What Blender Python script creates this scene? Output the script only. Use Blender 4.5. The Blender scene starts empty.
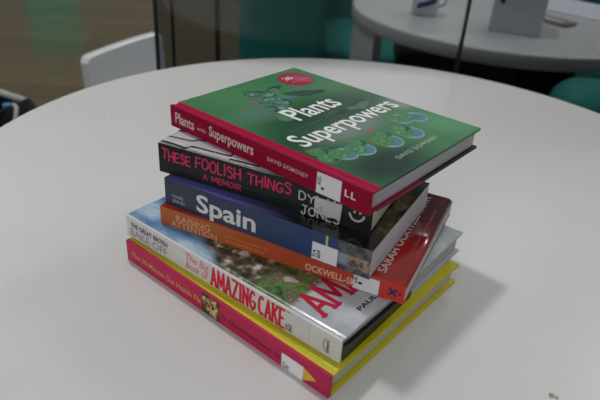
import bpy, bmesh, math, random
from mathutils import Matrix, Vector
random.seed(7)
PI = math.pi
scn = bpy.context.scene
C = scn.collection

# ------------------------------------------------------------------ camera, world, lights, exposure
F_PX, PITCH, ROLL, CAM_Z = 595.7, 0.5226, 0.0692, 1.0905
cam = bpy.data.cameras.new('camera'); camo = bpy.data.objects.new('camera', cam); C.objects.link(camo)
cam.sensor_width = 36.0; cam.lens = F_PX / 600 * 36.0; cam.clip_start = 0.02; cam.clip_end = 60
_cp, _sp, _cr, _sr = math.cos(PITCH), math.sin(PITCH), math.cos(ROLL), math.sin(ROLL)
_f = Vector((0, _cp, -_sp)); _u0 = Vector((0, _sp, _cp)); _r0 = Vector((1, 0, 0))
_r = _r0*_cr + _u0*_sr; _u = _u0*_cr - _r0*_sr
camo.matrix_world = Matrix(((_r.x, _u.x, -_f.x, 0), (_r.y, _u.y, -_f.y, 0), (_r.z, _u.z, -_f.z, CAM_Z), (0, 0, 0, 1)))
cam.dof.use_dof = True; cam.dof.focus_distance = 0.56; cam.dof.aperture_fstop = 8.0
scn.camera = camo

scn.view_settings.view_transform = 'Standard'
scn.view_settings.look = 'None'
scn.view_settings.gamma = 1.0
scn.view_settings.use_curve_mapping = False
scn.view_settings.exposure = -0.05

w = bpy.data.worlds.new('room_light'); scn.world = w; w.use_nodes = True
bg = w.node_tree.nodes['Background']
# a room: dim walls round the horizon, bright ceiling overhead
_tc = w.node_tree.nodes.new('ShaderNodeTexCoord'); _sx = w.node_tree.nodes.new('ShaderNodeSeparateXYZ'); _rp = w.node_tree.nodes.new('ShaderNodeValToRGB')
w.node_tree.links.new(_tc.outputs['Generated'], _sx.inputs[0]); w.node_tree.links.new(_sx.outputs['Z'], _rp.inputs['Fac'])
_el = _rp.color_ramp.elements; _el.new(.30); _el.new(.55)
for _e, (_p, _c) in zip(_el, ((0.0, (.11, .112, .105)), (.20, (.25, .255, .245)), (.55, (.46, .46, .45)), (1.0, (.66, .655, .65)))):
    _e.position = _p; _e.color = (*_c, 1)
w.node_tree.links.new(_rp.outputs['Color'], bg.inputs['Color']); bg.inputs['Strength'].default_value = 0.60

def lamp(name, loc, size, power, col=(1, 1, 1)):
    l = bpy.data.lights.new(name, 'AREA'); l.shape = 'RECTANGLE'; l.size = size[0]; l.size_y = size[1]
    l.energy = power; l.color = col
    o = bpy.data.objects.new(name, l); o.location = loc; C.objects.link(o)
    return o
lamp('overhead_light', (-0.60, 1.42, 3.30), (0.22, 0.22), 28.0)
lamp('overhead_light', (2.30, 2.50, 3.30), (0.7, 0.7), 27.0)
lamp('overhead_light', (1.54, 4.20, 3.30), (0.6, 0.6), 22.0)
_fill = lamp('front_fill_light', (-1.6, -3.0, 1.75), (2.2, 1.3), 36.0, (.97, .98, 1.0))  # added area fill from behind the camera, brightens the spines
_fill.rotation_euler = (Vector((0, .5, .8)) - Vector((-1.6, -3.0, 1.75))).to_track_quat('-Z', 'Y').to_euler()
lamp('overhead_light', (1.1, 7.6, 3.30), (1.8, 0.7), 60.0)  # added far light, lifts the back of the tabletop
lamp('overhead_light', (-3.2, 4.4, 3.30), (1.2, 0.6), 13.0)  # added to light the cabinet and the floor at the left

# ------------------------------------------------------------------ materials
def lin(c):
    return tuple((x/255/12.92 if x/255 <= .04045 else ((x/255+.055)/1.055)**2.4) for x in c)
MATS = {}
def mat(name, col, rough=0.5, metal=0.0, spec=0.3, coat=0.0, var=0.0, scale=20.0):
    if name in MATS: return MATS[name]
    m = bpy.data.materials.new(name); m.use_nodes = True
    nt = m.node_tree; b = nt.nodes['Principled BSDF']
    b.inputs['Base Color'].default_value = (*col, 1); b.inputs['Roughness'].default_value = rough
    b.inputs['Metallic'].default_value = metal; b.inputs['Specular IOR Level'].default_value = spec
    b.inputs['Coat Weight'].default_value = coat; b.inputs['Coat Roughness'].default_value = 0.12
    if var > 0:
        tc = nt.nodes.new('ShaderNodeTexCoord'); n = nt.nodes.new('ShaderNodeTexNoise')
        n.inputs['Scale'].default_value = scale; n.inputs['Detail'].default_value = 5
        nt.links.new(tc.outputs['Object'], n.inputs['Vector'])
        r = nt.nodes.new('ShaderNodeValToRGB')
        r.color_ramp.elements[0].color = (*[c*(1-var) for c in col], 1); r.color_ramp.elements[0].position = .3
        r.color_ramp.elements[1].color = (*[min(1, c*(1+var)) for c in col], 1); r.color_ramp.elements[1].position = .7
        nt.links.new(n.outputs['Fac'], r.inputs['Fac']); nt.links.new(r.outputs['Color'], b.inputs['Base Color'])
    MATS[name] = m
    return m

class Nodes:
    """small helper for coordinate driven colours"""
    def __init__(s, name, rough=.35, spec=.5, coat=0.0):
        s.m = bpy.data.materials.new(name); s.m.use_nodes = True; s.nt = s.m.node_tree
        s.b = s.nt.nodes['Principled BSDF']; s.b.inputs['Roughness'].default_value = rough
        s.b.inputs['Specular IOR Level'].default_value = spec; s.b.inputs['Coat Weight'].default_value = coat
        s.b.inputs['Coat Roughness'].default_value = 0.1
        tc = s.nt.nodes.new('ShaderNodeTexCoord'); s.co = tc.outputs['Object']
        sep = s.nt.nodes.new('ShaderNodeSeparateXYZ'); s.nt.links.new(s.co, sep.inputs[0])
        s.x, s.y, s.z = sep.outputs
    def set(s, sock, v):
        if hasattr(v, 'node'): s.nt.links.new(v, sock)
        else:
            if isinstance(v, tuple) and len(v) == 3 and sock.type == 'RGBA': v = (*v, 1)
            sock.default_value = v
    def math(s, op, a, b=0.0, clamp=False):
        n = s.nt.nodes.new('ShaderNodeMath'); n.operation = op; n.use_clamp = clamp
        s.set(n.inputs[0], a); s.set(n.inputs[1], b); return n.outputs[0]
    def step(s, v, a, b):
        n = s.nt.nodes.new('ShaderNodeMapRange'); n.interpolation_type = 'SMOOTHSTEP'
        s.set(n.inputs['Value'], v); n.inputs['From Min'].default_value = a; n.inputs['From Max'].default_value = b
        return n.outputs['Result']
    def noise(s, scale, detail=3, rough=.5, stretch=None):
        n = s.nt.nodes.new('ShaderNodeTexNoise'); n.inputs['Scale'].default_value = scale
        n.inputs['Detail'].default_value = detail; n.inputs['Roughness'].default_value = rough
        if stretch:
            mp = s.nt.nodes.new('ShaderNodeMapping'); mp.inputs['Scale'].default_value = stretch
            s.nt.links.new(s.co, mp.inputs['Vector']); s.nt.links.new(mp.outputs[0], n.inputs['Vector'])
        else: s.nt.links.new(s.co, n.inputs['Vector'])
        return n.outputs['Fac']
    def ramp(s, v, stops):
        n = s.nt.nodes.new('ShaderNodeValToRGB'); cr = n.color_ramp
        while len(cr.elements) < len(stops): cr.elements.new(0.5)
        for e, (p, c) in zip(cr.elements, stops): e.position = p; e.color = (*c, 1)
        s.set(n.inputs['Fac'], v); return n.outputs['Color']
    def mix(s, f, a, b):
        n = s.nt.nodes.new('ShaderNodeMix'); n.data_type = 'RGBA'
        s.set(n.inputs[0], f); s.set(n.inputs[6], a); s.set(n.inputs[7], b); return n.outputs[2]
    def blob(s, u, v, ru, rv, soft=.6):
        a = s.math('DIVIDE', s.math('SUBTRACT', s.x, u), ru); b = s.math('DIVIDE', s.math('SUBTRACT', s.y, v), rv)
        d = s.math('SQRT', s.math('ADD', s.math('MULTIPLY', a, a), s.math('MULTIPLY', b, b)))
        n = s.nt.nodes.new('ShaderNodeMapRange'); n.interpolation_type = 'SMOOTHSTEP'
        s.set(n.inputs['Value'], d); n.inputs['From Min'].default_value = 1; n.inputs['From Max'].default_value = 1-soft
        return n.outputs['Result']
    def done(s, col):
        s.set(s.b.inputs['Base Color'], col); return s.m

# ------------------------------------------------------------------ mesh helpers
def obj(name, bm, m, parent=None, smooth=False, loc=None, kind=None):
    me = bpy.data.meshes.new(name)
    bmesh.ops.recalc_face_normals(bm, faces=bm.faces)
    bm.to_mesh(me); bm.free()
    return link(name, me, m, parent, smooth, loc, kind)
def link(name, me, m, parent=None, smooth=False, loc=None, kind=None):
    for k in (m if isinstance(m, (list, tuple)) else [m]): me.materials.append(k)
    if smooth:
        for p in me.polygons: p.use_smooth = True
    o = bpy.data.objects.new(name, me); C.objects.link(o)
    if parent is not None: o.parent = parent
    if loc: o.location = loc
    if kind: o['kind'] = kind
    return o
def thing(name, label, cat, loc=(0, 0, 0), rz=0.0, group=None):
    o = bpy.data.objects.new(name, None); C.objects.link(o); o.empty_display_size = .05
    o.location = loc; o.rotation_euler = (0, 0, rz)
    return tag(o, label, cat, group)
def tag(o, label, cat, group=None):
    o['label'] = label; o['category'] = cat
    if group: o['group'] = group
    return o
def box(bm, x0, x1, y0, y1, z0, z1, bev=0.0, seg=2, M=None):
    r = bmesh.ops.create_cube(bm, size=1.0); vs = r['verts']
    for v in vs:
        v.co = Vector((x0 if v.co.x < 0 else x1, y0 if v.co.y < 0 else y1, z0 if v.co.z < 0 else z1))
    if bev > 0:
        es = list({e for v in vs for e in v.link_edges})
        rr = bmesh.ops.bevel(bm, geom=es, offset=bev, segments=seg, profile=.5, affect='EDGES')
        vs = list({v for f in rr['faces'] for v in f.verts} | {v for v in vs if v.is_valid})
        vs = [v for v in vs if v.is_valid]
    if M is not None:
        for v in vs: v.co = M @ v.co
    return bm
def new(): return bmesh.new()
def prism(bm, poly, a0, a1, axis='x'):
    """poly in the two other axes, extruded along axis"""
    def P(a, p):
        if axis == 'x': return (a, p[0], p[1])
        if axis == 'y': return (p[0], a, p[1])
        return (p[0], p[1], a)
    A = [bm.verts.new(P(a0, p)) for p in poly]; Bv = [bm.verts.new(P(a1, p)) for p in poly]
    n = len(poly)
    bm.faces.new(A); bm.faces.new(Bv[::-1])
    for i in range(n): bm.faces.new((A[i], A[(i+1) % n], Bv[(i+1) % n], Bv[i]))
    return bm
def cyl(bm, x, y, z0, z1, r0, r1=None, n=48):
    r1 = r0 if r1 is None else r1
    bmesh.ops.create_cone(bm, cap_ends=True, segments=n, radius1=r0, radius2=r1, depth=z1-z0,
                          matrix=Matrix.Translation((x, y, (z0+z1)/2)))
    return bm
def lathe(bm, prof, x=0, y=0, n=72):
    rings = []
    for r, z in prof:
        if r < 1e-6: rings.append([bm.verts.new((x, y, z))])
        else: rings.append([bm.verts.new((x+r*math.cos(2*PI*i/n), y+r*math.sin(2*PI*i/n), z)) for i in range(n)])
    for A, B_ in zip(rings, rings[1:]):
        for i in range(n):
            j = (i+1) % n
            if len(A) == 1 and len(B_) == 1: continue
            if len(A) == 1: bm.faces.new((A[0], B_[i], B_[j]))
            elif len(B_) == 1: bm.faces.new((A[i], A[j], B_[0]))
            else: bm.faces.new((A[i], A[j], B_[j], B_[i]))
    return bm
def tube(bm, pts, r, n=10):
    pts = [Vector(p) for p in pts]; rings = []
    for i, p in enumerate(pts):
        d = (pts[min(i+1, len(pts)-1)] - pts[max(i-1, 0)]).normalized()
        a = d.orthogonal().normalized(); b = d.cross(a)
        if rings:
            a = (rings[-1][0].co - pts[i-1]); a = (a - d*a.dot(d)).normalized(); b = d.cross(a)
        rings.append([bm.verts.new(p + (a*math.cos(2*PI*k/n)+b*math.sin(2*PI*k/n))*r) for k in range(n)])
    for A, B_ in zip(rings, rings[1:]):
        for k in range(n): bm.faces.new((A[k], A[(k+1) % n], B_[(k+1) % n], B_[k]))
    bm.faces.new(rings[0][::-1]); bm.faces.new(rings[-1])
    return bm

# ------------------------------------------------------------------ lettering
def font_mesh(s, bold=0.0, shear=0.0, space=1.0):
    cu = bpy.data.curves.new('lettering', 'FONT'); cu.body = s; cu.offset = bold; cu.shear = shear
    cu.resolution_u = 3; cu.space_character = space
    o = bpy.data.objects.new('lettering', cu); C.objects.link(o)
    dg = bpy.context.evaluated_depsgraph_get(); dg.update()
    me = bpy.data.meshes.new_from_object(o.evaluated_get(dg))
    bpy.data.objects.remove(o); bpy.data.curves.remove(cu)
    return me
_h = font_mesh('H'); CAP = max(v.co.y for v in _h.vertices)
# stroke lettering in a unit box, for hand drawn and slab titles
def arc(cx, cy, rx, ry, a0, a1, n=10):
    return [(cx+rx*math.cos(math.radians(a0+(a1-a0)*i/n)), cy+ry*math.sin(math.radians(a0+(a1-a0)*i/n))) for i in range(n+1)]
G = {
 'A': [[(0, 0), (.5, 1), (1, 0)], [(.2, .33), (.8, .33)]],
 'C': [arc(.55, .5, .5, .5, 55, 305)],
 'D': [[(0.05, 0), (0.05, 1)], [(.05, 1)] + arc(.35, .5, .6, .5, 90, -90) + [(.05, 0)]],
 'E': [[(.95, 1), (.05, 1), (.05, 0), (.95, 0)], [(.05, .52), (.8, .52)]],
 'F': [[(.95, 1), (.05, 1), (.05, 0)], [(.05, .52), (.8, .52)]],
 'G': [arc(.52, .5, .47, .5, 50, 300) + [(.95, .2), (.95, .45), (.6, .45)]],
 'H': [[(.05, 0), (.05, 1)], [(.95, 0), (.95, 1)], [(.05, .5), (.95, .5)]],
 'I': [[(.5, 0), (.5, 1)]],
 'J': [[(.2, 1), (1, 1)], [(.7, 1), (.7, .25)] + arc(.4, .25, .3, .25, 0, -180)],
 'K': [[(.05, 0), (.05, 1)], [(.95, 1), (.1, .45)], [(.35, .6), (1, 0)]],
 'L': [[(.05, 1), (.05, 0), (.9, 0)]],
 'M': [[(0, 0), (.08, 1), (.5, .2), (.92, 1), (1, 0)]],
 'N': [[(.05, 0), (.05, 1), (.95, 0), (.95, 1)]],
 'O': [arc(.5, .5, .48, .5, 90, 450, 16)],
 'R': [[(.05, 0), (.05, 1)], [(.05, 1)] + arc(.5, .75, .42, .25, 90, -90) + [(.05, .5)], [(.4, .5), (.95, 0)]],
 'S': [[(.92, .85)] + arc(.5, .76, .42, .24, 40, 180, 6) + arc(.5, .27, .45, .27, 75, -140, 9)],
 'T': [[(0, 1), (1, 1)], [(.5, 1), (.5, 0)]],
 'Y': [[(0, 1), (.5, .5), (1, 1)], [(.5, .5), (.45, 0)]],
 'Z': [[(.05, 1), (.95, 1), (.05, 0), (.95, 0)]],
}
WID = {'I': .25, 'M': 1.3, 'E': .8, 'L': .7, 'F': .8, 'J': .8, 'S': .85}
def stroke_quads(pts, t, closed=False):
    out = []
    for (x0, y0), (x1, y1) in zip(pts, pts[1:]):
        d = math.hypot(x1-x0, y1-y0)
        if d < 1e-9: continue
        nx, ny = -(y1-y0)/d*t/2, (x1-x0)/d*t/2
        out.append([(x0-nx, y0-ny), (x1-nx, y1-ny), (x1+nx, y1+ny), (x0+nx, y0+ny)])
    for (x, y) in pts[:]:
        out.append([(x+t/2*math.cos(2*PI*k/8), y+t/2*math.sin(2*PI*k/8)) for k in range(8)])
    return out
def hand_text(s, wdt, h, t, jit=0.06, serif=0.0, gap=.22, seed=1):
    """polygons of hand lettered text in a box wdt x h"""
    rnd = random.Random(seed)
    tot = sum(WID.get(c, 1.0) if c != ' ' else .6 for c in s) + gap*(len(s)-1)
    k = wdt/tot; x = 0; polys = []
    for c in s:
        if c == ' ': x += (.6+gap)*k; continue
        cw = WID.get(c, 1.0)*k; dy = rnd.uniform(-1, 1)*jit*h; sc = 1+rnd.uniform(-1, 1)*jit; rot = rnd.uniform(-1, 1)*jit*1.2
        for st in G[c]:
            P = [(x + p[0]*cw - (p[1]-.5)*h*rot, dy + p[1]*h*sc + (p[0]-.5)*cw*rot) for p in st]
            polys += stroke_quads(P, t)
            if serif and c not in 'CGOS':
                for e in (P[0], P[-1]):
                    if abs(e[1]) < .06*h or abs(e[1]-h) < .06*h:
                        polys.append([(e[0]-serif, e[1]-t*.3), (e[0]+serif, e[1]-t*.3), (e[0]+serif, e[1]+t*.3), (e[0]-serif, e[1]+t*.3)])
        x += cw + gap*k
    return polys

class Face:
    """a printed face of a book: maps (right, up) to book coordinates"""
    def __init__(s, o, r, u, n): s.o, s.r, s.u, s.n = map(Vector, (o, r, u, n))
    def p(s, a, b, e): return s.o + s.r*a + s.u*b + s.n*e
INK = 0.00016
def text(name, face, s, at, wdt, cap, m, parent, bold=0.0, eps=INK, rot=False, shear=0.0, space=1.0):
    """font lettering with its baseline start at `at`, `wdt` long and caps `cap` high"""
    me = font_mesh(s, bold, shear, space)
    xs = [v.co.x for v in me.vertices]; x0, x1 = min(xs), max(xs)
    sx, sy = wdt/(x1-x0), cap/CAP
    for v in me.vertices:
        a, b = (v.co.x-x0)*sx, v.co.y*sy
        if rot: a, b = -b, a
        v.co = face.p(at[0]+a, at[1]+b, eps)
    return link(name, me, m, parent)
def print_polys(name, face, polys, m, parent, at=(0, 0), eps=INK, step=.0000005):
    """flat printed shapes; each item is a polygon or (polygon, material index)"""
    bm = new()
    k = 0
    for it in polys:
        pl, mi = it if isinstance(it, tuple) and isinstance(it[0], list) else (it, 0)
        f = bm.faces.new([bm.verts.new(face.p(at[0]+a, at[1]+b, eps+k*step)) for a, b in pl]); f.material_index = mi
        f.normal_update()
        if f.normal.dot(face.n) < 0: f.normal_flip()
        k += 1
    me = bpy.data.meshes.new(name); bm.to_mesh(me); bm.free()
    return link(name, me, m, parent)
def ell(cx, cy, rx, ry, rot=0, n=20):
    c, s_ = math.cos(rot), math.sin(rot)
    return [(cx+rx*math.cos(t)*c-ry*math.sin(t)*s_, cy+rx*math.cos(t)*s_+ry*math.sin(t)*c) for t in [2*PI*i/n for i in range(n)]]
def rect(a0, a1, b0, b1): return [(a0, b0), (a1, b0), (a1, b1), (a0, b1)]
def sticker(face, corners, parent, m, lines=(), ink=None, label='white printed library label', eps=.00045):
    """a paper label with its printed code"""
    th = .00040
    bm = new()
    A = [bm.verts.new(face.p(a, b, eps-th)) for a, b in corners]; T_ = [bm.verts.new(face.p(a, b, eps)) for a, b in corners]
    bm.faces.new(A[::-1]); bm.faces.new(T_)
    for i in range(4): bm.faces.new((A[i], A[(i+1) % 4], T_[(i+1) % 4], T_[i]))
    o = obj('library_label', bm, m, parent); o['label'] = label
    for (s, at, wd, cap) in lines:
        text('label_code', face, s, at, wd*1.15, cap*1.25, ink, o, bold=.014, eps=eps+.0001, rot=True)
    return o

# ------------------------------------------------------------------ shared materials
white_ink = mat('ink_white', (.82, .82, .80), .5)
black_ink = mat('ink_black', (.012, .012, .014), .5)
label_paper = mat('label_paper', (.80, .80, .82), .45)
def page_mat(name, col, dark=.8, freq=900):
    n = Nodes(name, rough=.85, spec=.2)
    nz = n.noise(1.0, 2, .5, (6, 6, freq))
    c2 = tuple(c*dark for c in col)
    return n.done(n.ramp(nz, [(.38, c2), (.62, col)]))
paper_white = page_mat('paper_white', (.66, .65, .69))
paper_cream = page_mat('paper_cream', (.80, .76, .64), .88)
paper_grey = page_mat('paper_grey', (.56, .56, .60))

# ------------------------------------------------------------------ setting: floor
TZ = 0.74
def floor_material():
    n = Nodes('wood_floor', rough=.20, spec=.36)
    tc = n.co
    br = n.nt.nodes.new('ShaderNodeTexBrick')
    br.inputs['Scale'].default_value = 1.0; br.inputs['Brick Width'].default_value = 1.4; br.inputs['Row Height'].default_value = .16
    br.inputs['Mortar Size'].default_value = .003; br.inputs['Color1'].default_value = (.085, .060, .018, 1)
    br.inputs['Color2'].default_value = (.130, .092, .030, 1); br.inputs['Mortar'].default_value = (.03, .02, .012, 1)
    br.offset = .37
    n.nt.links.new(tc, br.inputs['Vector'])
    g = n.noise(3.0, 5, .6, (1.2, 14, 1))
    return n.done(n.mix(n.math('MULTIPLY', g, .45), br.outputs['Color'], (.05, .032, .018)))
bm = new(); box(bm, -5, 6, -2.5, 9, -.05, 0)
obj('floor', bm, floor_material(), kind='structure')

# ------------------------------------------------------------------ the round white table
def laminate():
    n = Nodes('white_laminate', rough=.30, spec=.30)
    nz = n.noise(9, 4, .6)
    return n.done(n.ramp(nz, [(.3, (.635, .63, .622)), (.7, (.665, .66, .652))]))
white_lam = laminate()
white_side = mat('white_plastic', (.70, .70, .70), .35, var=.03, scale=6)
steel = mat('brushed_steel', (.45, .45, .46), .35, metal=.9, var=.1, scale=40)
def disc_top(bm, R, z1, t, r=.004):
    prof = [(0, z1-t), (R-r, z1-t)] + [(R-r+r*math.sin(a), z1-t+r-r*math.cos(a)) for a in (PI/6, PI/3, PI/2)]
    prof += [(R-r+r*math.cos(a), z1-r+r*math.sin(a)) for a in (0, PI/6, PI/3, PI/2)] + [(0, z1)]
    return lathe(bm, prof, n=160)
t = thing('round_table', 'round white laminate table in front carrying the stack of books', 'table', (.085, .6774, 0))
o = obj('tabletop', disc_top(new(), .5151, TZ, .028), white_lam, t)
for p in o.data.polygons: p.use_smooth = len(p.vertices) == 4 and abs(p.normal.z) < .98
bm = new(); cyl(bm, 0, 0, .03, TZ-.028, .045); obj('pedestal', bm, steel, t, True)
bm = new(); lathe(bm, [(0, 0), (.27, 0), (.275, .006), (.06, .03), (0, .03)]); obj('base', bm, steel, t)

# ------------------------------------------------------------------ books
BOOKS = 'library books stacked on the white table'
#        x       y       rot      L      W      T
FIT = [(-.1642, .4703, -.6771, .2508, .1993, .0229), (-.1647, .4784, -.6434, .2529, .2028, .0233),
       (-.1285, .4683, -.4152, .2363, .1599, .0181), (-.1243, .4736, -.4811, .2061, .1359, .0274),
       (-.1311, .4847, -.4157, .2066, .1600, .0291), (-.1279, .5244, -.6739, .2304, .1785, .0212)]
def book_root(k, name, label):
    x, y, rz, L, W, T = FIT[k]
    z = TZ + sum(f[5] for f in FIT[:k])
    T -= .00025
    return thing(name, label, 'book', (x, y, z), rz, BOOKS), L, W, T
def faces(T):
    return (Face((0, 0, 0), (1, 0, 0), (0, 0, 1), (0, -1, 0)),       # spine: right = along the spine, up = up
            Face((0, 0, T), (0, 1, 0), (-1, 0, 0), (0, 0, 1)),       # cover titles: right = away from the spine, up = to the head
            Face((0, 0, T), (1, 0, 0), (0, 1, 0), (0, 0, 1)))        # cover pictures in (along spine, across)
def hardback(root, L, W, T, m_front, m_back, m_spine, m_page, t=.0028, sq=.0032, groove=.0013):
    bev = .0006
    top = [(t, T-t), (t, T-.0007), (.0045, T-.0006), (.0062, T-groove), (.0085, T-groove), (.0102, T-.0001), (.0115, T), (W-.0008, T), (W, T-.0008), (W, T-t+.0008), (W-.0008, T-t)]
    bm = new(); prism(bm, top, 0, L); front = obj('front_cover', bm, m_front, root)
    bot = [(v, T-z) for v, z in top]
    bm = new(); prism(bm, bot, 0, L); back = obj('back_cover', bm, m_back, root)
    bm = new(); box(bm, 0, L, 0, t, 0, T, .0007, 2); spine = obj('spine', bm, m_spine, root)
    bm = new(); box(bm, sq, L-sq, t, W-sq, t, T-t); pages = obj('page_block', bm, m_page, root)
    return front, back, spine, pages
def paperback(root, L, W, T, m_front, m_back, m_spine, m_page, t=.0006, lift=0.0, roll=0.0):
    bm = new()
    def zc(v): return 0.0
    top = [(t, T-t), (t, T-.0001), (.004, T), (W-.0003, T), (W, T-t)]
    if roll:
        # the laminated foot edge rolls down a little
        P = [(0, 0)]; bm = new(); us = [0, L-.006, L-.0045, L-.003, L-.0015, L]; dz = [0, 0, -.0002, -.0007, -.0016, -.003]
        A = [[bm.verts.new((u_, v_, T+d_)) for u_, d_ in zip(us, dz)] for v_ in (t, W)]
        B_ = [[bm.verts.new((u_, v_, T-t+d_)) for u_, d_ in zip(us, dz)] for v_ in (t, W)]
        for i in range(5):
            bm.faces.new((A[0][i], A[0][i+1], A[1][i+1], A[1][i])); bm.faces.new((B_[0][i], B_[1][i], B_[1][i+1], B_[0][i+1]))
            for j in (0, 1): bm.faces.new((A[j][i], B_[j][i], B_[j][i+1], A[j][i+1]))
        bm.faces.new((A[0][0], A[1][0], B_[1][0], B_[0][0])); bm.faces.new((A[0][5], B_[0][5], B_[1][5], A[1][5]))
        front = obj('front_cover', bm, m_front, root, True)
    else:
        prism(bm, top, 0, L); front = obj('front_cover', bm, m_front, root)
    bm = new(); box(bm, 0, L, t, W, 0, t); back = obj('back_cover', bm, m_back, root)
    bm = new(); box(bm, 0, L, 0, t, 0, T, .0002, 1); spine = obj('spine', bm, m_spine, root)
    bm = new(); cut = .0032 if roll else .0004
    pg = [(.0004, t), (L-.0004, t), (L-.0004, T-t-cut), (L-.006, T-t), (.0004, T-t)]
    bm = new(); prism(bm, pg, t, W-.0006, 'y'); pages = obj('page_block', bm, m_page, root)
    return front, back, spine, pages

# ---- 1 bottom: yellow hardback with crimson spine
yellow = mat('yellow_board', (.62, .56, .02), .38, var=.04, scale=30)
crimson1 = mat('crimson_print', (.50, .008, .072), .4, var=.05, scale=25)
r, L, W, T = book_root(0, 'hardback_book', 'yellow hardback with crimson spine lying on the table at the bottom of the stack')
fr, bk, sp, pg = hardback(r, L, W, T, yellow, yellow, crimson1, paper_white, t=.0034, sq=.0042, groove=.0005)
SPN, TTL, PIC = faces(T)
gold = mat('ink_gold', (.68, .40, .10), .5); maroon = mat('ink_maroon', (.16, .006, .035), .5)
text('spine_title', SPN, 'The 20-Minute Gut Health Fix', (.0085, .0075), .100, .0058, gold, sp, bold=.005)
text('author_name', SPN, 'Dr Clinical Nutritionist An', (.1345, .0065), .067, .0055, maroon, sp, bold=.005)
fd = [mat('food_dark_green', (.03, .06, .02), .5), mat('food_leaf', (.10, .22, .06), .5), mat('food_orange', (.60, .20, .05), .5), mat('food_cream', (.65, .50, .28), .5), mat('food_red', (.5, .03, .03), .5)]
rn = random.Random(3); P = [(rect(.1095, .1315, .0008, .0221), 0)]
for i in range(85):
    a, b = rn.uniform(.1115, .1295), rn.uniform(.003, .0200)
    P.append((ell(a, b, rn.uniform(.0012, .0028), rn.uniform(.0008, .0017), rn.uniform(0, 3), 9), rn.choice([1, 2, 2, 3, 3, 4, 0, 0])))
print_polys('spine_picture', SPN, P, fd, sp, step=.000002)['label'] = 'small square photo of food on the crimson spine'
sticker(SPN, [(.2035, .0006), (.2257, .0004), (.2258, .0152), (.2035, .0152)], sp, label_paper, [('613.', (.2075, .0015), .006, .0024), ('26', (.2110, .0015), .004, .0024)], black_ink)
print_polys('publisher_mark', SPN, [[(.2262, .0022), (.2385, .0095), (.2262, .0148)], ], mat('ink_yellow', (.70, .50, .05), .5), sp)
text('publisher_letter', SPN, 'Y', (.2275, .0070), .0025, .0035, mat('ink_olive', (.22, .22, .03), .5), sp)

# ---- 2 white hardback with red lettering
def cake_cover():
    n = Nodes('cake_cover_print', rough=.32, spec=.3, coat=.1)
    d = n.noise(28, 3, .6); wob = n.math('MULTIPLY', n.math('SUBTRACT', d, .5), .035)
    uu = n.math('ADD', n.math('ADD', n.x, n.math('MULTIPLY', n.y, 1.9)), wob)
    sky = n.ramp(n.noise(22, 3, .55, (1, 2.2, 1)), [(.34, (.07, .17, .36)), (.5, (.16, .31, .52)), (.68, (.46, .58, .70))])
    g = n.ramp(n.noise(85, 3, .55), [(.34, (.010, .012, .009)), (.43, (.035, .050, .022)), (.49, (.10, .055, .040)), (.54, (.13, .17, .08)), (.60, (.36, .24, .22)), (.66, (.66, .60, .56))])
    g2 = n.ramp(n.noise(70, 3, .55), [(.33, (.012, .022, .012)), (.44, (.07, .13, .04)), (.52, (.14, .27, .08)), (.60, (.16, .08, .06)), (.68, (.52, .46, .40))])
    cloth = n.ramp(n.noise(30, 3, .5), [(.35, (.40, .44, .48)), (.6, (.60, .63, .66))])
    c = n.mix(n.step(uu, .118, .140), sky, g)
    c = n.mix(n.step(n.x, .150, .172), c, g2)
    c = n.mix(n.step(n.math('ADD', n.x, n.math('MULTIPLY', wob, .8)), .196, .204), c, cloth)
    c = n.mix(n.step(n.math('ADD', n.x, n.math('MULTIPLY', n.y, -.9)), .196, .206), c, cloth)
    return n.done(c)
spine_white = mat('white_print', (.68, .68, .66), .35, var=.03, scale=18)
board_white = mat('white_board', (.52, .55, .60), .35, var=.04, scale=18)
r, L, W, T = book_root(1, 'hardback_book', 'white-spined cake hardback with red lettering, lying on the yellow book')
fr, bk, sp, pg = hardback(r, L, W, T, cake_cover(), board_white, spine_white, paper_grey, groove=.00012)
SPN, TTL, PIC = faces(T)
red = mat('ink_red', (.66, .012, .045), .4); pink = mat('ink_pink', (.75, .16, .20), .5); grey_ink = mat('ink_grey', (.30, .30, .30), .5); char = mat('ink_charcoal', (.05, .05, .05), .5)
text('series_name', SPN, 'THE GREAT BRITISH', (.0070, .0128), .053, .0052, char, sp, bold=.02)
text('series_name', SPN, 'BAKE OFF', (.0060, .0030), .053, .0078, grey_ink, sp, bold=.008)
text('spine_subtitle', SPN, 'The Big', (.0845, .0128), .029, .0075, pink, sp, bold=.004, shear=.25)
text('spine_subtitle', SPN, 'Book of', (.0835, .0040), .029, .0072, pink, sp, bold=.004, shear=.25)
print_polys('spine_title', SPN, hand_text('AMAZING', .0510, .0180, .0026, 0, .0020, .40), red, sp, at=(.1165, .0024))
print_polys('spine_title', SPN, hand_text('CAKES', .0330, .0180, .0026, 0, .0020, .40), red, sp, at=(.1715, .0024))
sticker(SPN, [(.1995, .0012), (.2240, .0012), (.2240, .0205), (.1995, .0205)], sp, mat('clear_label_paper', (.66, .66, .65), .35), [('641.', (.2030, .0030), .0062, .0026), ('865', (.2068, .0030), .0062, .0026)], black_ink, 'off-white library label over the end of the title')
text('publisher_name', SPN, 'sphere', (.2425, .0040), .0125, .0030, black_ink, sp, bold=.015, rot=True)
print_polys('publisher_mark', SPN, stroke_quads(arc(.2425, .0110, .0052, .0075, 130, 235, 10), .0006), black_ink, sp)
print_polys('cover_title', TTL, hand_text('AMAZING', .120, .0290, .0044, 0, .0034, .30), mat('ink_crimson', (.52, .010, .05), .4), fr, at=(.0140, -.2270))
text('author_name', TTL, 'PAUL HOLLYWOOD', (.0372, -.2445), .098, .0042, black_ink, fr, bold=.03)
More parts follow.
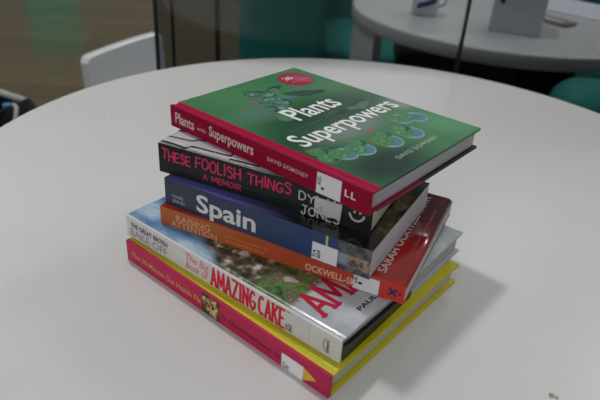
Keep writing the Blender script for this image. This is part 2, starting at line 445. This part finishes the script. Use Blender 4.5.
# dark wedge at the foot of the pages, reaching over the lower board
dark_wedge = mat('foot_wedge', (.012, .012, .014), .25)
bm = new(); prism(bm, [(.0030, .0005), (.0030, .0150), (.012, .0128), (.060, .0105), (.106, .0085), (.1075, .0040), (.106, .0005)], L-.0034, L+.0004, 'x')
obj('foot_wedge', bm, dark_wedge, pg)['label'] = 'dark glossy wedge showing at the foot of the pages'

# ---- 3 orange and red paperback
def orange_spine():
    n = Nodes('orange_red_print', rough=.4)
    return n.done(n.ramp(n.math('DIVIDE', n.x, .2363), [(0, (.46, .120, .022)), (.30, (.48, .12, .025)), (.42, (.50, .085, .025)), (.8, (.52, .06, .028)), (.95, (.62, .03, .018))]))
def red_cover():
    n = Nodes('red_cover_print', rough=.2, coat=.6)
    c = n.ramp(n.noise(35, 3, .5), [(.35, (.36, .014, .010)), (.65, (.46, .026, .018))])
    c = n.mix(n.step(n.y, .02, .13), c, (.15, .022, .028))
    return n.done(c)
r, L, W, T = book_root(2, 'paperback_book', 'orange-spined paperback with a glossy red cover, lying between the blue and the cake book')
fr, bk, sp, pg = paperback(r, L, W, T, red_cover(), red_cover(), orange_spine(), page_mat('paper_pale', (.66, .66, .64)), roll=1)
SPN, TTL, PIC = faces(T)
peach = mat('ink_peach', (.78, .38, .20), .5)
text('spine_title', SPN, 'RAISING', (.0178, .0078), .037, .0062, peach, sp, bold=.016)
text('spine_title', SPN, 'ATTENTION', (.0122, .0008), .0495, .0062, peach, sp, bold=.016)
text('spine_subtitle', SPN, 'How to care for your sensitive child', (.070, .0080), .044, .0028, mat('ink_orange', (.74, .34, .12), .5), sp)
text('spine_subtitle', SPN, 'and help them thrive', (.071, .0035), .040, .0028, MATS['ink_orange'], sp)
text('author_name', SPN, 'OCKWELL-SMITH', (.1495, .0026), .058, .0062, mat('ink_light_peach', (.82, .55, .40), .5), sp, bold=.018)
sticker(SPN, [(.1930, .0005), (.2150, .0005), (.2150, .0150), (.1930, .0150)], sp, label_paper, [('649.', (.1965, .0060), .006, .0024), ('1', (.2005, .0060), .002, .0024)], black_ink)
navy = mat('ink_navy', (.015, .03, .12), .5)
print_polys('publisher_mark', SPN, stroke_quads([(.2235, .0055), (.2290, .0115)], .0020) + stroke_quads([(.2290, .0055), (.2235, .0115)], .0020) + [ell(.2325, .0085, .0012, .0015)], navy, sp)
text('author_name', TTL, 'SARAH OCKWELL-SMITH', (.0085, -.2162), .142, .0072, mat('ink_pale', (.72, .62, .60), .5), fr, bold=.012)
text('cover_quote', TTL, "'Brilliant ideas for every parent'", (.030, -.2275), .100, .0030, mat('ink_rose', (.46, .13, .11), .5), fr)
text('cover_quote', TTL, 'A calm and gentle guide', (.070, -.2030), .070, .0060, MATS['ink_rose'], fr)

# ---- 4 navy travel guide
def spain_cover():
    n = Nodes('travel_cover_print', rough=.22, coat=.4)
    base = n.ramp(n.noise(40, 4, .6), [(.35, (.006, .007, .009)), (.65, (.03, .032, .034))])
    brown = n.ramp(n.noise(95, 3, .55), [(.36, (.012, .02, .014)), (.48, (.05, .05, .025)), (.56, (.22, .11, .04)), (.64, (.12, .10, .06)), (.72, (.36, .22, .12))])
    c = n.mix(n.step(n.y, .016, .034), base, brown)
    c = n.mix(n.step(n.y, .096, .112), c, (.015, .030, .022))
    c = n.mix(n.math('MULTIPLY', n.math('SUBTRACT', 1.0, n.step(n.x, .04, .14)), 1.0), c, (.11, .11, .38))
    return n.done(c)
def spain_spine():
    n = Nodes('travel_spine_print', rough=.35)
    ph = n.ramp(n.noise(160, 4, .7), [(.36, (.03, .03, .028)), (.46, (.16, .13, .10)), (.56, (.38, .28, .18)), (.66, (.60, .47, .32))])
    sky = n.ramp(n.noise(90, 3, .6), [(.4, (.10, .17, .30)), (.6, (.26, .31, .36))])
    dark = n.ramp(n.noise(120, 3, .6), [(.4, (.035, .04, .045)), (.6, (.13, .14, .15))])
    pic = n.mix(n.step(n.x, .1845, .189), sky, ph)
    pic = n.mix(n.step(n.z, .0150, .0175), pic, dark)
    pic = n.mix(n.step(n.z, .0065, .0040), pic, dark)
    navy_ = n.ramp(n.math('DIVIDE', n.x, .206), [(0, (.026, .036, .068)), (.5, (.020, .044, .115)), (.8, (.014, .048, .17))])
    c = n.mix(n.step(n.x, .1755, .1785), navy_, pic)
    return n.done(c)
r, L, W, T = book_root(3, 'paperback_book', 'thick navy travel guide paperback with a yellow stripe across its spine')
fr, bk, sp, pg = paperback(r, L, W, T, spain_cover(), mat('navy_back', (.02, .035, .09), .35), spain_spine(), page_mat('paper_lilac', (.66, .645, .69), .9))
SPN, TTL, PIC = faces(T)
text('publisher_name', SPN, 'lonely', (.0090, .0098), .0125, .0040, mat('ink_soft_white', (.48, .48, .52), .5), sp)
text('publisher_name', SPN, 'planet', (.0090, .0050), .0140, .0040, MATS['ink_soft_white'], sp)
text('spine_title', SPN, 'Spain', (.0362, .0050), .0632, .0168, mat('ink_title_white', (.74, .74, .72), .5), sp, bold=.022)
print_polys('spine_stripe', SPN, [rect(.1660, .1680, .0004, .0270)], mat('ink_stripe', (.62, .54, .26), .5), sp)
sticker(SPN, [(.1545, .0010), (.1775, .0010), (.1775, .0172), (.1545, .0172)], sp, label_paper, [('914.', (.1585, .0030), .0066, .0028), ('604', (.1625, .0030), .0066, .0028)], black_ink)

# ---- 5 black memoir
def memoir_cover():
    n = Nodes('memoir_jacket_print', rough=.25, coat=.4)
    return n.done(n.ramp(n.noise(14, 3, .5), [(.35, (.56, .55, .57)), (.65, (.66, .65, .67))]))
jacket_black = mat('black_jacket', (.014, .018, .019), .35, spec=.2, coat=.1, var=.15, scale=25)
r, L, W, T = book_root(4, 'hardback_book', 'black memoir hardback with pink hand-drawn lettering, second from the top')
fr, bk, sp, pg = hardback(r, L, W, T, memoir_cover(), jacket_black, jacket_black, paper_cream, t=.0014, sq=.0008, groove=.0003)
SPN, TTL, PIC = faces(T)
hot = mat('ink_hot_pink', (.66, .03, .12), .5)
print_polys('spine_title', SPN, hand_text('THESE', .0300, .0092, .0016, .07, 0, .25, 2), hot, sp, at=(.0045, .0142))
print_polys('spine_title', SPN, hand_text('FOOLISH', .0460, .0100, .0016, .07, 0, .25, 3), hot, sp, at=(.0405, .0152))
print_polys('spine_title', SPN, hand_text('THINGS', .0410, .0095, .0016, .07, 0, .25, 4), hot, sp, at=(.0935, .0152))
print_polys('spine_subtitle', SPN, hand_text('A MEMOIR', .0390, .0050, .0010, .08, 0, .25, 5), hot, sp, at=(.0480, .0052))
hand_white = mat('ink_chalk', (.56, .56, .54), .5)
print_polys('author_name', SPN, hand_text('DYLAN', .0375, .0076, .0012, .06, 0, .30, 6), hand_white, sp, at=(.1420, .0135))
print_polys('author_name', SPN, hand_text('JONES', .0345, .0080, .0013, .06, 0, .28, 8), hand_white, sp, at=(.1450, .0010))
sticker(SPN, [(.1568, .0058), (.1800, .0052), (.1806, .0195), (.1564, .0205)], sp, mat('film_label_paper', (.62, .62, .63), .3), [('B', (.1605, .0085), .0018, .0020), ('JON', (.1640, .0075), .0050, .0020)], grey_ink, 'white library label under clear film')
sm = stroke_quads(arc(.1937, .0155, .0062, .0066, 190, 350, 14), .0019) + [ell(.1915, .0168, .0010, .0013), ell(.1962, .0168, .0010, .0013)]
print_polys('smile_mark', SPN, sm, hand_white, sp)
blk = lambda pts, tt=.0021: stroke_quads(pts, tt)
print_polys('cover_drawing', PIC, blk([(.0005, .0056), (.0094, .0056), (.0232, .0045), (.0270, .0030)]) + blk([(.0304, .0100), (.0696, .0112), (.0690, .0165)]) + blk([(.0304, .0100), (.0270, .0045)]) + blk([(.0006, .0168), (.0238, .0190), (.0270, .0240), (.05, .030)]) +
            blk([(.072, .0062), (.100, .0075), (.100, .03)]) + blk([(.0005, .032), (.018, .036), (.018, .07)]) + [rect(.0, .2066, .0024, .0031)], black_ink, fr)

# ---- 6 top: green plant book with crimson spine
def plant_cover():
    n = Nodes('plant_cover_print', rough=.30, spec=.12, coat=.0)
    c = n.ramp(n.noise(16, 3, .5), [(.3, (.052, .19, .075)), (.7, (.072, .235, .095))])
    c = n.mix(n.math('MULTIPLY', n.blob(.108, .10, .058, .14, .8), .9), c, (.012, .055, .030))
    c = n.mix(n.math('MULTIPLY', n.blob(.150, .02, .060, .055, .8), .85), c, (.016, .062, .034))
    c = n.mix(n.math('MULTIPLY', n.blob(.212, .050, .046, .075, .8), .95), c, (.014, .036, .028))
    c = n.mix(n.math('MULTIPLY', n.blob(.070, .050, .030, .045, .9), .75), c, (.11, .21, .17))
    c = n.mix(n.math('MULTIPLY', n.blob(.150, .085, .022, .075, .9), .75), c, (.22, .24, .25))
    c = n.mix(n.math('MULTIPLY', n.blob(.145, .172, .022, .020, .9), .75), c, (.30, .26, .32))
    c = n.mix(n.math('MULTIPLY', n.blob(.205, .165, .045, .040, .9), .6), c, (.12, .36, .18))  # lighter right corner: glare put into the print colour
    c = n.mix(n.step(n.y, .0112, .0120), c, (.58, .022, .085)) if False else n.mix(n.step(n.y, .0112, .0118), (.42, .006, .055), c)
    return n.done(c)
def plant_back():
    n = Nodes('plant_back_print', rough=.45, spec=.15)
    return n.done(n.mix(n.step(n.y, .075, .083), (.24, .006, .032), (.012, .02, .016)))  # crimson darkened: shade on this edge is put into the colour
crimson6 = mat('crimson_cloth', (.30, .003, .034), .5, spec=.12, var=.05, scale=40)
r, L, W, T = book_root(5, 'hardback_book', 'green plant hardback with crimson spine on top of the stack')
fr, bk, sp, pg = hardback(r, L, W, T, plant_cover(), plant_back(), crimson6, page_mat('paper_plant', (.62, .61, .66)))
SPN, TTL, PIC = faces(T)
text('spine_title', SPN, 'Plants', (.0072, .0058), .0268, .0098, mat('ink_blush', (.70, .52, .52), .5), sp, bold=.022)
text('spine_title', SPN, 'with', (.0380, .0078), .0118, .0034, MATS['ink_blush'], sp)
text('spine_title', SPN, 'Superpowers', (.0542, .0076), .0555, .0092, MATS['ink_blush'], sp, bold=.022)
text('author_name', SPN, 'DAVID DOMONEY', (.1262, .0088), .0440, .0036, MATS['ink_blush'], sp, bold=.004, space=1.15)
sticker(SPN, [(.1793, .0008), (.2032, .0012), (.2032, .0192), (.1793, .0188)], sp, label_paper, [('ASS.', (.1838, .0080), .0072, .0028), ('1', (.1870, .0050), .0020, .0022)], black_ink)
text('publisher_mark', SPN, 'L', (.2066, .0084), .0044, .0056, white_ink, sp, bold=.02)
text('publisher_mark', SPN, 'L', (.2126, .0084), .0044, .0056, white_ink, sp, bold=.02)
# succulents printed on the cover: rosettes of leaves
LM = [mat('leaf_deep', (.018, .075, .040), .4), mat('leaf_green', (.055, .24, .075), .4), mat('leaf_light', (.13, .34, .12), .4), mat('leaf_blue', (.08, .19, .26), .4),
      mat('leaf_grey_green', (.08, .18, .14), .4), mat('leaf_pink', (.30, .10, .17), .4), mat('leaf_sky', (.22, .36, .46), .4), mat('leaf_shadow', (.018, .045, .036), .4), mat('leaf_russet', (.26, .10, .05), .4), mat('leaf_mint', (.15, .33, .24), .4), mat('leaf_mid', (.030, .145, .060), .4)]
rn = random.Random(11); P = []
def rosette(u, v, R, pal, n=9):
    for ring, (rr, ln) in enumerate(((.60, .42), (.34, .34), (.10, .22))):
        m_ = n - 2*ring
        for i in range(m_):
            a = 2*PI*i/m_ + ring*.4 + rn.uniform(-.1, .1)
            P.append((ell(u+R*rr*math.cos(a), v+R*rr*math.sin(a), R*ln, R*ln*.78, a, 12), rn.choice(pal[min(ring, len(pal)-1)])))
# left plant: arching stem with leaves and pink buds
for (u, v, ru, rv, ro, c) in [(.066, .128, .019, .0055, 1.35, 7), (.058, .118, .020, .006, 1.2, 0), (.048, .126, .014, .004, 1.5, 4), (.030, .085, .014, .005, .9, 0), (.038, .072, .010, .005, .3, 4), (.047, .064, .005, .003, .1, 5), (.058, .063, .004, .0025, .5, 5),
                              (.033, .108, .012, .005, 1.7, 0), (.040, .100, .012, .006, 2.2, 4), (.052, .098, .010, .005, .4, 1), (.060, .102, .007, .004, 1.1, 3), (.079, .074, .016, .008, .2, 7)]:
    P.append((ell(u, v, ru, rv, ro, 16), c))
for (u, v, R) in [(.055, .083, .013), (.066, .083, .012), (.042, .088, .010), (.030, .078, .008), (.075, .074, .012), (.060, .070, .009)]:
    rosette(u, v, R, ([0, 4, 10, 4], [4, 10, 9], [9, 1]))
P.append((ell(.064, .084, .0045, .0050, 0, 14), 3))
# teal leaves behind the titles
for (u, v, ru, rv, ro, c) in [(.122, .128, .012, .005, 1.2, 4), (.121, .142, .012, .005, 1.8, 4), (.118, .112, .010, .004, 1.4, 7), (.088, .064, .009, .011, .3, 4), (.094, .058, .008, .008, .1, 4), (.090, .060, .004, .006, .1, 1), (.112, .146, .010, .004, 1.5, 0), (.128, .118, .006, .014, 0, 0)]:
    P.append((ell(u, v, ru, rv, ro, 14), c))
pic = print_polys('cover_picture', PIC, P, LM, fr, eps=.00003, step=.0000003); pic['label'] = 'printed picture of grey-green succulent with pink buds'
P = []
# right row of rosettes, each above a pale blue leaf
P.append((ell(.1630, .0950, .0032, .0052, .2, 14), 5))
ROW = [(.1615, .0245, .0080), (.1740, .0210, .0075), (.1765, .0365, .0098), (.1805, .0545, .0105), (.1720, .0640, .0060), (.1870, .0860, .0112), (.1765, .0960, .0060), (.1895, .1165, .0112), (.1800, .1200, .0070), (.1665, .1380, .0100), (.1730, .1530, .0100)]
for (u, v, R) in ROW:
    R *= 1.12
    if rn.random() < .6: P.append((ell(u-R*.8, v-R*.7, R*.35, R*.28, 0, 10), 8))
    cup = u > .165 and R > .009
    P.append((ell(u+R*.12, v+R*.12, R*1.02, R*1.02, 0, 22), 6 if cup else 4))
    P.append((ell(u+R*.20, v+R*.22, R*.78, R*.78, 0, 20), 3 if cup else 0))
    P.append((ell(u-R*.22, v-R*.25, R*.84, R*.80, 0, 20), 1)); P.append((ell(u-R*.16, v-R*.16, R*.62, R*.56, .3, 18), 10))
    for q in range(5):
        a = 2*PI*q/5 + rn.uniform(-.3, .3)
        P.append((ell(u-R*.2+R*.45*math.cos(a), v-R*.22+R*.45*math.sin(a), R*.30, R*.16, a+PI/2, 12), rn.choice([1, 2, 1, 4])))
    P.append((ell(u-R*.22, v-R*.22, R*.24, R*.20, 0, 12), 2)); P.append((ell(u-R*.18, v-R*.20, R*.10, R*.09, 0, 10), 10))
pic = print_polys('cover_picture', PIC, P, LM, fr, eps=.00003, step=.0000003); pic['label'] = 'printed row of green rosettes with blue rims'
text('cover_title', TTL, 'Plants', (.0625, -.1070), .066, .0270, white_ink, fr, bold=.014)
text('cover_title', TTL, 'with', (.0880, -.1172), .0210, .0056, MATS['leaf_grey_green'], fr)
text('cover_title', TTL, 'Superpowers', (.0225, -.1478), .146, .0238, white_ink, fr, bold=.014)
print_polys('title_rule', TTL, [rect(.0365, .0812, -.1186, -.1179)], MATS['leaf_grey_green'], fr)
text('author_name', TTL, 'DAVID DOMONEY', (.0632, -.2140), .0655, .0047, mat('ink_mint', (.48, .56, .52), .5), fr, bold=.004, space=1.15)
bd = print_polys('cover_badge', PIC, [ell(.0278, .1480, .0200, .0200, 0, 48)], mat('badge_crimson', (.36, .008, .05), .35), fr)
bd['label'] = 'round crimson badge'
print_polys('badge_pink_oval', PIC, [(ell(.0310, .1550, .0130, .0090, .3, 24))], mat('badge_pink', (.44, .06, .14), .35), bd, eps=INK+.00005)  # pinker oval on the badge, towards the fore-edge
text('badge_lettering', TTL, '20', (.1360, -.0250), .0125, .0078, white_ink, bd, bold=.02, eps=INK+.0001)
text('badge_lettering', TTL, 'plant heroes', (.1370, -.0335), .0220, .0028, mat('ink_badge', (.70, .40, .45), .5), bd, eps=INK+.0001)

# ------------------------------------------------------------------ crumbs on the table
def crumb(x, y, s, m, label, seed):
    rn_ = random.Random(seed); bm = new()
    bmesh.ops.create_icosphere(bm, subdivisions=2, radius=s)
    for v in bm.verts:
        v.co *= rn_.uniform(.75, 1.2); v.co.z = max(v.co.z*.6, -s*.3)
    o = obj('crumb', bm, m, None, True, (x, y, TZ+s*.3)); return tag(o, label, 'crumb')
crumb_m = mat('crumb_biscuit', (.42, .35, .25), .8, var=.3, scale=300)
crumb(.2050, .3318, .0020, crumb_m, 'larger pale crumb at the near right of the white table', 1)
crumb(.2085, .3300, .0015, crumb_m, 'smaller pale crumb just right of the larger crumb', 2)

crumb(-.3455, .8578, .0013, mat('crumb_pale', (.46, .44, .40), .8), 'pale crumb on the white table in front of the white chair', 3)
crumb(-.2872, .8192, .0013, MATS['crumb_pale'], 'faint crumb on the white table left of the top book', 4)

# ------------------------------------------------------------------ glass partition behind the table
def glass_mat():
    m = bpy.data.materials.new('tinted_glass'); m.use_nodes = True; nt = m.node_tree
    for n in list(nt.nodes):
        if n.type != 'OUTPUT_MATERIAL': nt.nodes.remove(n)
    out = [n for n in nt.nodes][0]
    tr = nt.nodes.new('ShaderNodeBsdfTransparent'); tr.inputs[0].default_value = (.63, .65, .66, 1)
    gl = nt.nodes.new('ShaderNodeBsdfGlossy'); gl.inputs['Roughness'].default_value = .02
    fr_ = nt.nodes.new('ShaderNodeFresnel'); fr_.inputs['IOR'].default_value = 1.30
    mx = nt.nodes.new('ShaderNodeMixShader')
    nt.links.new(fr_.outputs[0], mx.inputs[0]); nt.links.new(tr.outputs[0], mx.inputs[1]); nt.links.new(gl.outputs[0], mx.inputs[2])
    nt.links.new(mx.outputs[0], out.inputs['Surface'])
    return m
glass = glass_mat(); edge_dark = mat('dark_metal', (.018, .024, .022), .4, var=.1, scale=30)
GY = 1.225; GH = 1.45
t = thing('glass_partition', 'clear glass partition with dark upright edges standing behind the front table', 'partition', (.4, GY, 0))
for (a, b) in ((-.316, .3025), (.3110, 1.15)):
    bm = new(); box(bm, a-.4, b-.4, -.004, .004, .05, GH); obj('glass_pane', bm, glass, t)
def stile(x, wd, dp):
    bm = new(); box(bm, x-.4-wd/2, x-.4+wd/2, -dp/2, dp/2, 0, GH, .001, 1); obj('stile', bm, edge_dark, t)
stile(-.319, .0060, .012); stile(.3067, .0060, .012); stile(1.154, .008, .012)
bm = new(); box(bm, -.72, .76, -.02, .02, 0, .05, .004); obj('bottom_rail', bm, edge_dark, t)
# two slim posts further back, seen through the pane
def post(x, y, wd, label):
    bm = new(); cyl(bm, 0, 0, .006, 1.5, wd/2, n=20); cyl(bm, 0, 0, 0, .006, wd*1.6, n=24)
    tag(obj('metal_post', bm, edge_dark, None, False, (x, y, 0)), label, 'post')
post(-.337, 1.45, .008, 'thin dark upright metal post nearest the white chair')
post(-.346, 2.20, .018, 'thicker dark upright metal post beside the teal sofa')

# ------------------------------------------------------------------ second white table
T2 = (.5327, 1.7431); R2 = .4223
t = thing('round_table', 'second white table behind the glass with papers on it', 'table', (T2[0], T2[1], 0))
o = obj('tabletop', disc_top(new(), R2, TZ, .036, .006), white_lam, t)
for p in o.data.polygons: p.use_smooth = len(p.vertices) == 4 and abs(p.normal.z) < .98
def arc_panel(a0, a1, ro, ri, z0, z1):
    bm = new(); n = 16
    pts = [(ro*math.cos(math.radians(a0+(a1-a0)*i/n)), ro*math.sin(math.radians(a0+(a1-a0)*i/n))) for i in range(n+1)]
    pts += [(ri*math.cos(math.radians(a1-(a1-a0)*i/n)), ri*math.sin(math.radians(a1-(a1-a0)*i/n))) for i in range(n+1)]
    return prism(bm, pts, z0, z1, 'z')
obj('leg', arc_panel(160, 207, .415, .390, 0, TZ-.036), white_side, t)
obj('leg', arc_panel(-20, 13, .415, .390, 0, TZ-.036), white_side, t)
obj('leg', arc_panel(74, 106, .415, .390, 0, TZ-.036), white_side, t)

# things on the second table
blue_ink = mat('ink_blue', (.02, .04, .22), .5)
cup_w = mat('white_china', (.74, .74, .76), .25)
t = thing('cup', 'white cup with a dark blue mark near the left rim of the far table', 'cup', (.300, 1.665, TZ))
bm = new(); lathe(bm, [(0, 0), (.030, 0), (.034, .004), (.038, .075), (.036, .075), (.031, .006), (0, .006)], n=40); obj('cup_body', bm, cup_w, t, True)
bm = new(); tube(bm, [(.036, 0, .062), (.050, 0, .060), (.056, 0, .045), (.052, 0, .028), (.0345, 0, .020)], .0035); obj('handle', bm, cup_w, t, True)
bm = new()
for i in range(9):
    a0, a1 = -2.35+i*.16, -2.35+(i+1)*.16
    z0, z1 = .018+.002*i, .018+.002*(i+1)
    bm.faces.new([bm.verts.new((math.cos(a)*(.0345+z/.075*.0040+.0006), math.sin(a)*(.0345+z/.075*.0040+.0006), z)) for a, z in ((a0, z0), (a1, z1), (a1, z1+.014), (a0, z0+.014))])
obj('blue_mark', bm, blue_ink, t)
t = thing('paper_box', 'pale grey-white box with a small blue square on the far table', 'box', (.498, 1.500, TZ), -.28)
bm = new(); box(bm, -.062, .062, 0, .13, 0, .115, .003); obj('box_body', bm, mat('pale_card', (.66, .68, .74), .5, var=.04, scale=12), t)
bm = new(); box(bm, -.047, -.035, -.0006, .001, .070, .088); obj('blue_square', bm, blue_ink, t)
bm = new(); box(bm, -.058, .058, .004, .126, .114, .118, .001); obj('box_lid', bm, MATS['pale_card'], t)
# open magazine: two leaves fanned
t = thing('magazine', 'brown and white magazine lying beside the white paper on the far table', 'magazine', (.640, 1.735, TZ), -.92)
bm = new(); box(bm, -.11, .11, -.05, .0, 0, .006, .002); obj('page_block', bm, paper_white, t)
bm = new(); box(bm, -.115, .115, -.055, .004, .006, .008, .0005, 1); obj('front_cover', bm, mat('magazine_brown', (.24, .20, .17), .3, var=.35, scale=35), t)
bm = new(); box(bm, -.10, .09, -.040, -.026, .008, .009); obj('cover_band', bm, white_ink, t)
bm = new(); box(bm, -.17, .17, -.12, .12, 0, .003, .001, 1)
tag(obj('paper_sheet', bm, mat('bright_paper', (.78, .77, .84), .5), None, False, (.800, 1.890, TZ)), 'large white sheet of paper lying on the far table', 'paper').rotation_euler = (0, 0, -.75)

# ------------------------------------------------------------------ white chair on the left
t = thing('chair', 'white plastic chair with a low rounded backrest left of the glass', 'chair', (-.5775, 1.812, 0), math.atan2(.330, .137)+PI)
chair_m = mat('chair_plastic', (.56, .57, .59), .2, var=.04, scale=5)
wd = .360
def shell(bm, wd, z0, z1, th, rad, bulge):
    """rounded back panel, curved in plan, thick"""
    nx, nz = 28, 14; F = {}; Bk = {}
    for i in range(nx+1):
        x = -wd/2 + wd*i/nx
        for j in range(nz+1):
            z = z0 + (z1-z0)*j/nz
            # rounded upper corners
            dx = max(0, abs(x)-(wd/2-rad)); top = z1 - rad + math.sqrt(max(rad*rad-dx*dx, 0))
            zz = z0 + (top-z0)*j/nz
            y = bulge*(1-(2*x/wd)**2)
            F[i, j] = bm.verts.new((x, y-.06*(zz-z0), zz)); Bk[i, j] = bm.verts.new((x, y+th-.06*(zz-z0), zz))
    for i in range(nx):
        for j in range(nz):
            bm.faces.new((F[i, j], F[i+1, j], F[i+1, j+1], F[i, j+1])); bm.faces.new((Bk[i, j], Bk[i, j+1], Bk[i+1, j+1], Bk[i+1, j]))
        bm.faces.new((F[i, 0], Bk[i, 0], Bk[i+1, 0], F[i+1, 0])); bm.faces.new((F[i, nz], F[i+1, nz], Bk[i+1, nz], Bk[i, nz]))
    for j in range(nz):
        bm.faces.new((F[0, j], F[0, j+1], Bk[0, j+1], Bk[0, j])); bm.faces.new((F[nx, j], Bk[nx, j], Bk[nx, j+1], F[nx, j+1]))
    return bm
o = obj('backrest', shell(new(), wd, .36, .560, .030, .018, -.012), chair_m, t)
bv = o.modifiers.new('round_edges', 'BEVEL'); bv.width = .007; bv.segments = 3; bv.limit_method = 'ANGLE'; bv.angle_limit = .7
bm = new(); box(bm, -.175, .175, .02, .40, .325, .360, .014, 3); obj('seat', bm, chair_m, t)
for sx in (-1, 1):
    for y0, y1 in ((.05, .02), (.36, .39)):
        bm = new(); tube(bm, [(sx*.14, y0, .330), (sx*.18, y1, 0)], .010); obj('leg', bm, steel, t, True)

# ------------------------------------------------------------------ teal seating and black bench
def teal_fabric():
    n = Nodes('teal_fabric', rough=.75, spec=.25)
    return n.done(n.ramp(n.noise(60, 4, .6), [(.35, (.012, .185, .160)), (.65, (.015, .225, .195))]))
teal = teal_fabric()
t = thing('sofa', 'dark teal corner sofa with a tall back panel behind the glass', 'sofa', (0, 2.45, 0))
bm = new(); box(bm, -.250, .042, -.42, .42, .06, .82, .03, 3); obj('backrest', bm, teal, t)
bm = new(); box(bm, .043, 1.60, -.18, .42, .24, .45, .035, 3); obj('seat', bm, teal, t)
bm = new(); box(bm, -.250, 1.60, .421, .66, .06, .82, .03, 3); obj('backrest', bm, teal, t)
bm = new(); box(bm, .04, 1.58, -.16, .40, .05, .24); obj('base', bm, edge_dark, t)
for x, y in ((-.21, -.38), (-.21, .60), (1.55, .60), (.02, -.38)):
    bm = new(); cyl(bm, x, y, 0, .062, .02, .025, 16); obj('leg', bm, edge_dark, t)

teal_cloth = mat('teal_cloth', (.013, .105, .092), .75, spec=.2, var=.1, scale=60)
t = thing('armchair', 'teal armchair with a rounded back beyond the right edge of the front table', 'armchair', (.845, 1.056, 0), PI)
bm = new(); box(bm, -.37, .37, -.13, .0, .05, .752, .055, 6); obj('backrest', bm, teal_cloth, t, True)
bm = new(); box(bm, -.27, .27, .002, .42, .20, .43, .04, 3); obj('seat', bm, teal_cloth, t)
for sx in (-1, 1):
    bm = new(); box(bm, *(sorted((sx*.272, sx*.37))), .002, .42, .05, .56, .045, 4); obj('arm', bm, teal_cloth, t, True)
for x, y in ((-.32, -.08), (.32, -.08), (-.32, .38), (.32, .38)):
    bm = new(); cyl(bm, x, y, 0, .055, .018, .022, 16); obj('leg', bm, edge_dark, t)

black_vinyl = mat('black_vinyl', (.006, .007, .008), .6, spec=.2, var=.1, scale=30)  # kept near-black to deepen the shade under the far table
t = thing('bench', 'black upholstered bench in the shade under the far table', 'bench', (.60, 2.06, 0))
bm = new(); box(bm, -.30, .27, -.12, .04, .05, .50); obj('base', bm, black_vinyl, t)
bm = new(); box(bm, -.31, .28, -.13, .05, .50, .60, .02, 3); obj('seat', bm, black_vinyl, t)
for x, y in ((-.24, -.10), (.24, -.10), (-.24, .02), (.24, .02)):
    bm = new(); cyl(bm, x, y, 0, .052, .015, n=14); obj('foot', bm, steel, t)

# ------------------------------------------------------------------ bag on the floor at the left edge
BX, BY, BR = -1.018, 1.53, -.30
t = thing('bag', 'black open bag with a pale grey rim at the left edge of the picture', 'bag', (BX, BY, 0), BR)
def bl(x, y, z):
    dx, dy = x-BX, y-BY
    return (dx*math.cos(BR)+dy*math.sin(BR), -dx*math.sin(BR)+dy*math.cos(BR), z)
bag_m = mat('black_canvas', (.010, .011, .013), .8, spec=.15, var=.25, scale=60)
bm = new()
def ringbox(bm, z, hx, hy): return [bm.verts.new((x, y, z)) for x, y in ((-hx, -hy), (hx, -hy), (hx, hy), (-hx, hy))]
R_ = [ringbox(bm, 0, .19, .120), ringbox(bm, .20, .191, .122), ringbox(bm, .44, .190, .120), ringbox(bm, .44, .182, .112), ringbox(bm, .08, .182, .112)]
for A, B_ in zip(R_, R_[1:]):
    for i in range(4): bm.faces.new((A[i], A[(i+1) % 4], B_[(i+1) % 4], B_[i]))
bm.faces.new(R_[0][::-1]); bm.faces.new(R_[-1])
obj('bag_body', bm, bag_m, t)
bm = new(); tube(bm, [(-.19, .118, .443), (-.06, .122, .452), (.08, .122, .450), (.19, .118, .440)], .010); obj('rim', bm, mat('grey_webbing', (.36, .37, .37), .6), t, True)
bm = new(); tube(bm, [bl(-.850, 1.49, .36), bl(-.790, 1.50, .43), bl(-.752, 1.505, .455), bl(-.742, 1.50, .44), bl(-.755, 1.47, .38), bl(-.80, 1.46, .30), bl(-.85, 1.46, .26)], .026, 12); obj('handle', bm, bag_m, t, True)
bm = new(); tube(bm, [bl(-.792, 1.50, .462), bl(-.777, 1.485, .460), bl(-.776, 1.470, .44), bl(-.79, 1.455, .38)], .006); obj('strap', bm, mat('rose_grey_webbing', (.40, .36, .37), .7), t, True)
t = thing('bottle', 'slim blue bottle standing inside the black bag', 'bottle', (-.842, 1.560, .081))
bm = new(); lathe(bm, [(0, 0), (.016, 0), (.018, .004), (.018, .305), (.011, .320), (.011, .330), (0, .330)], n=28); obj('bottle_body', bm, mat('blue_plastic', (.05, .16, .30), .3), t, True)
bm = new(); cyl(bm, 0, 0, .330, .356, .013, n=24); obj('cap', bm, mat('blue_plastic_light', (.06, .18, .30), .35), t)

# ------------------------------------------------------------------ green cabinet standing beyond the floor, mirrored in the wood
t = thing('cabinet', 'green cabinet whose reflection shows on the wooden floor at upper left', 'cabinet', (-2.35, 5.45, 0), .35)
cab = mat('green_laminate', (.12, .85, .66), .4, var=.04, scale=6)
bm = new(); box(bm, -.22, .22, 0, .40, .0, .62, .006); obj('cabinet_body', bm, cab, t)
bm = new(); box(bm, -.205, .205, -.018, 0, .04, .60, .003); dr = obj('door', bm, cab, t)
bm = new(); box(bm, .15, .17, -.035, -.018, .30, .40, .004); obj('handle', bm, steel, dr)
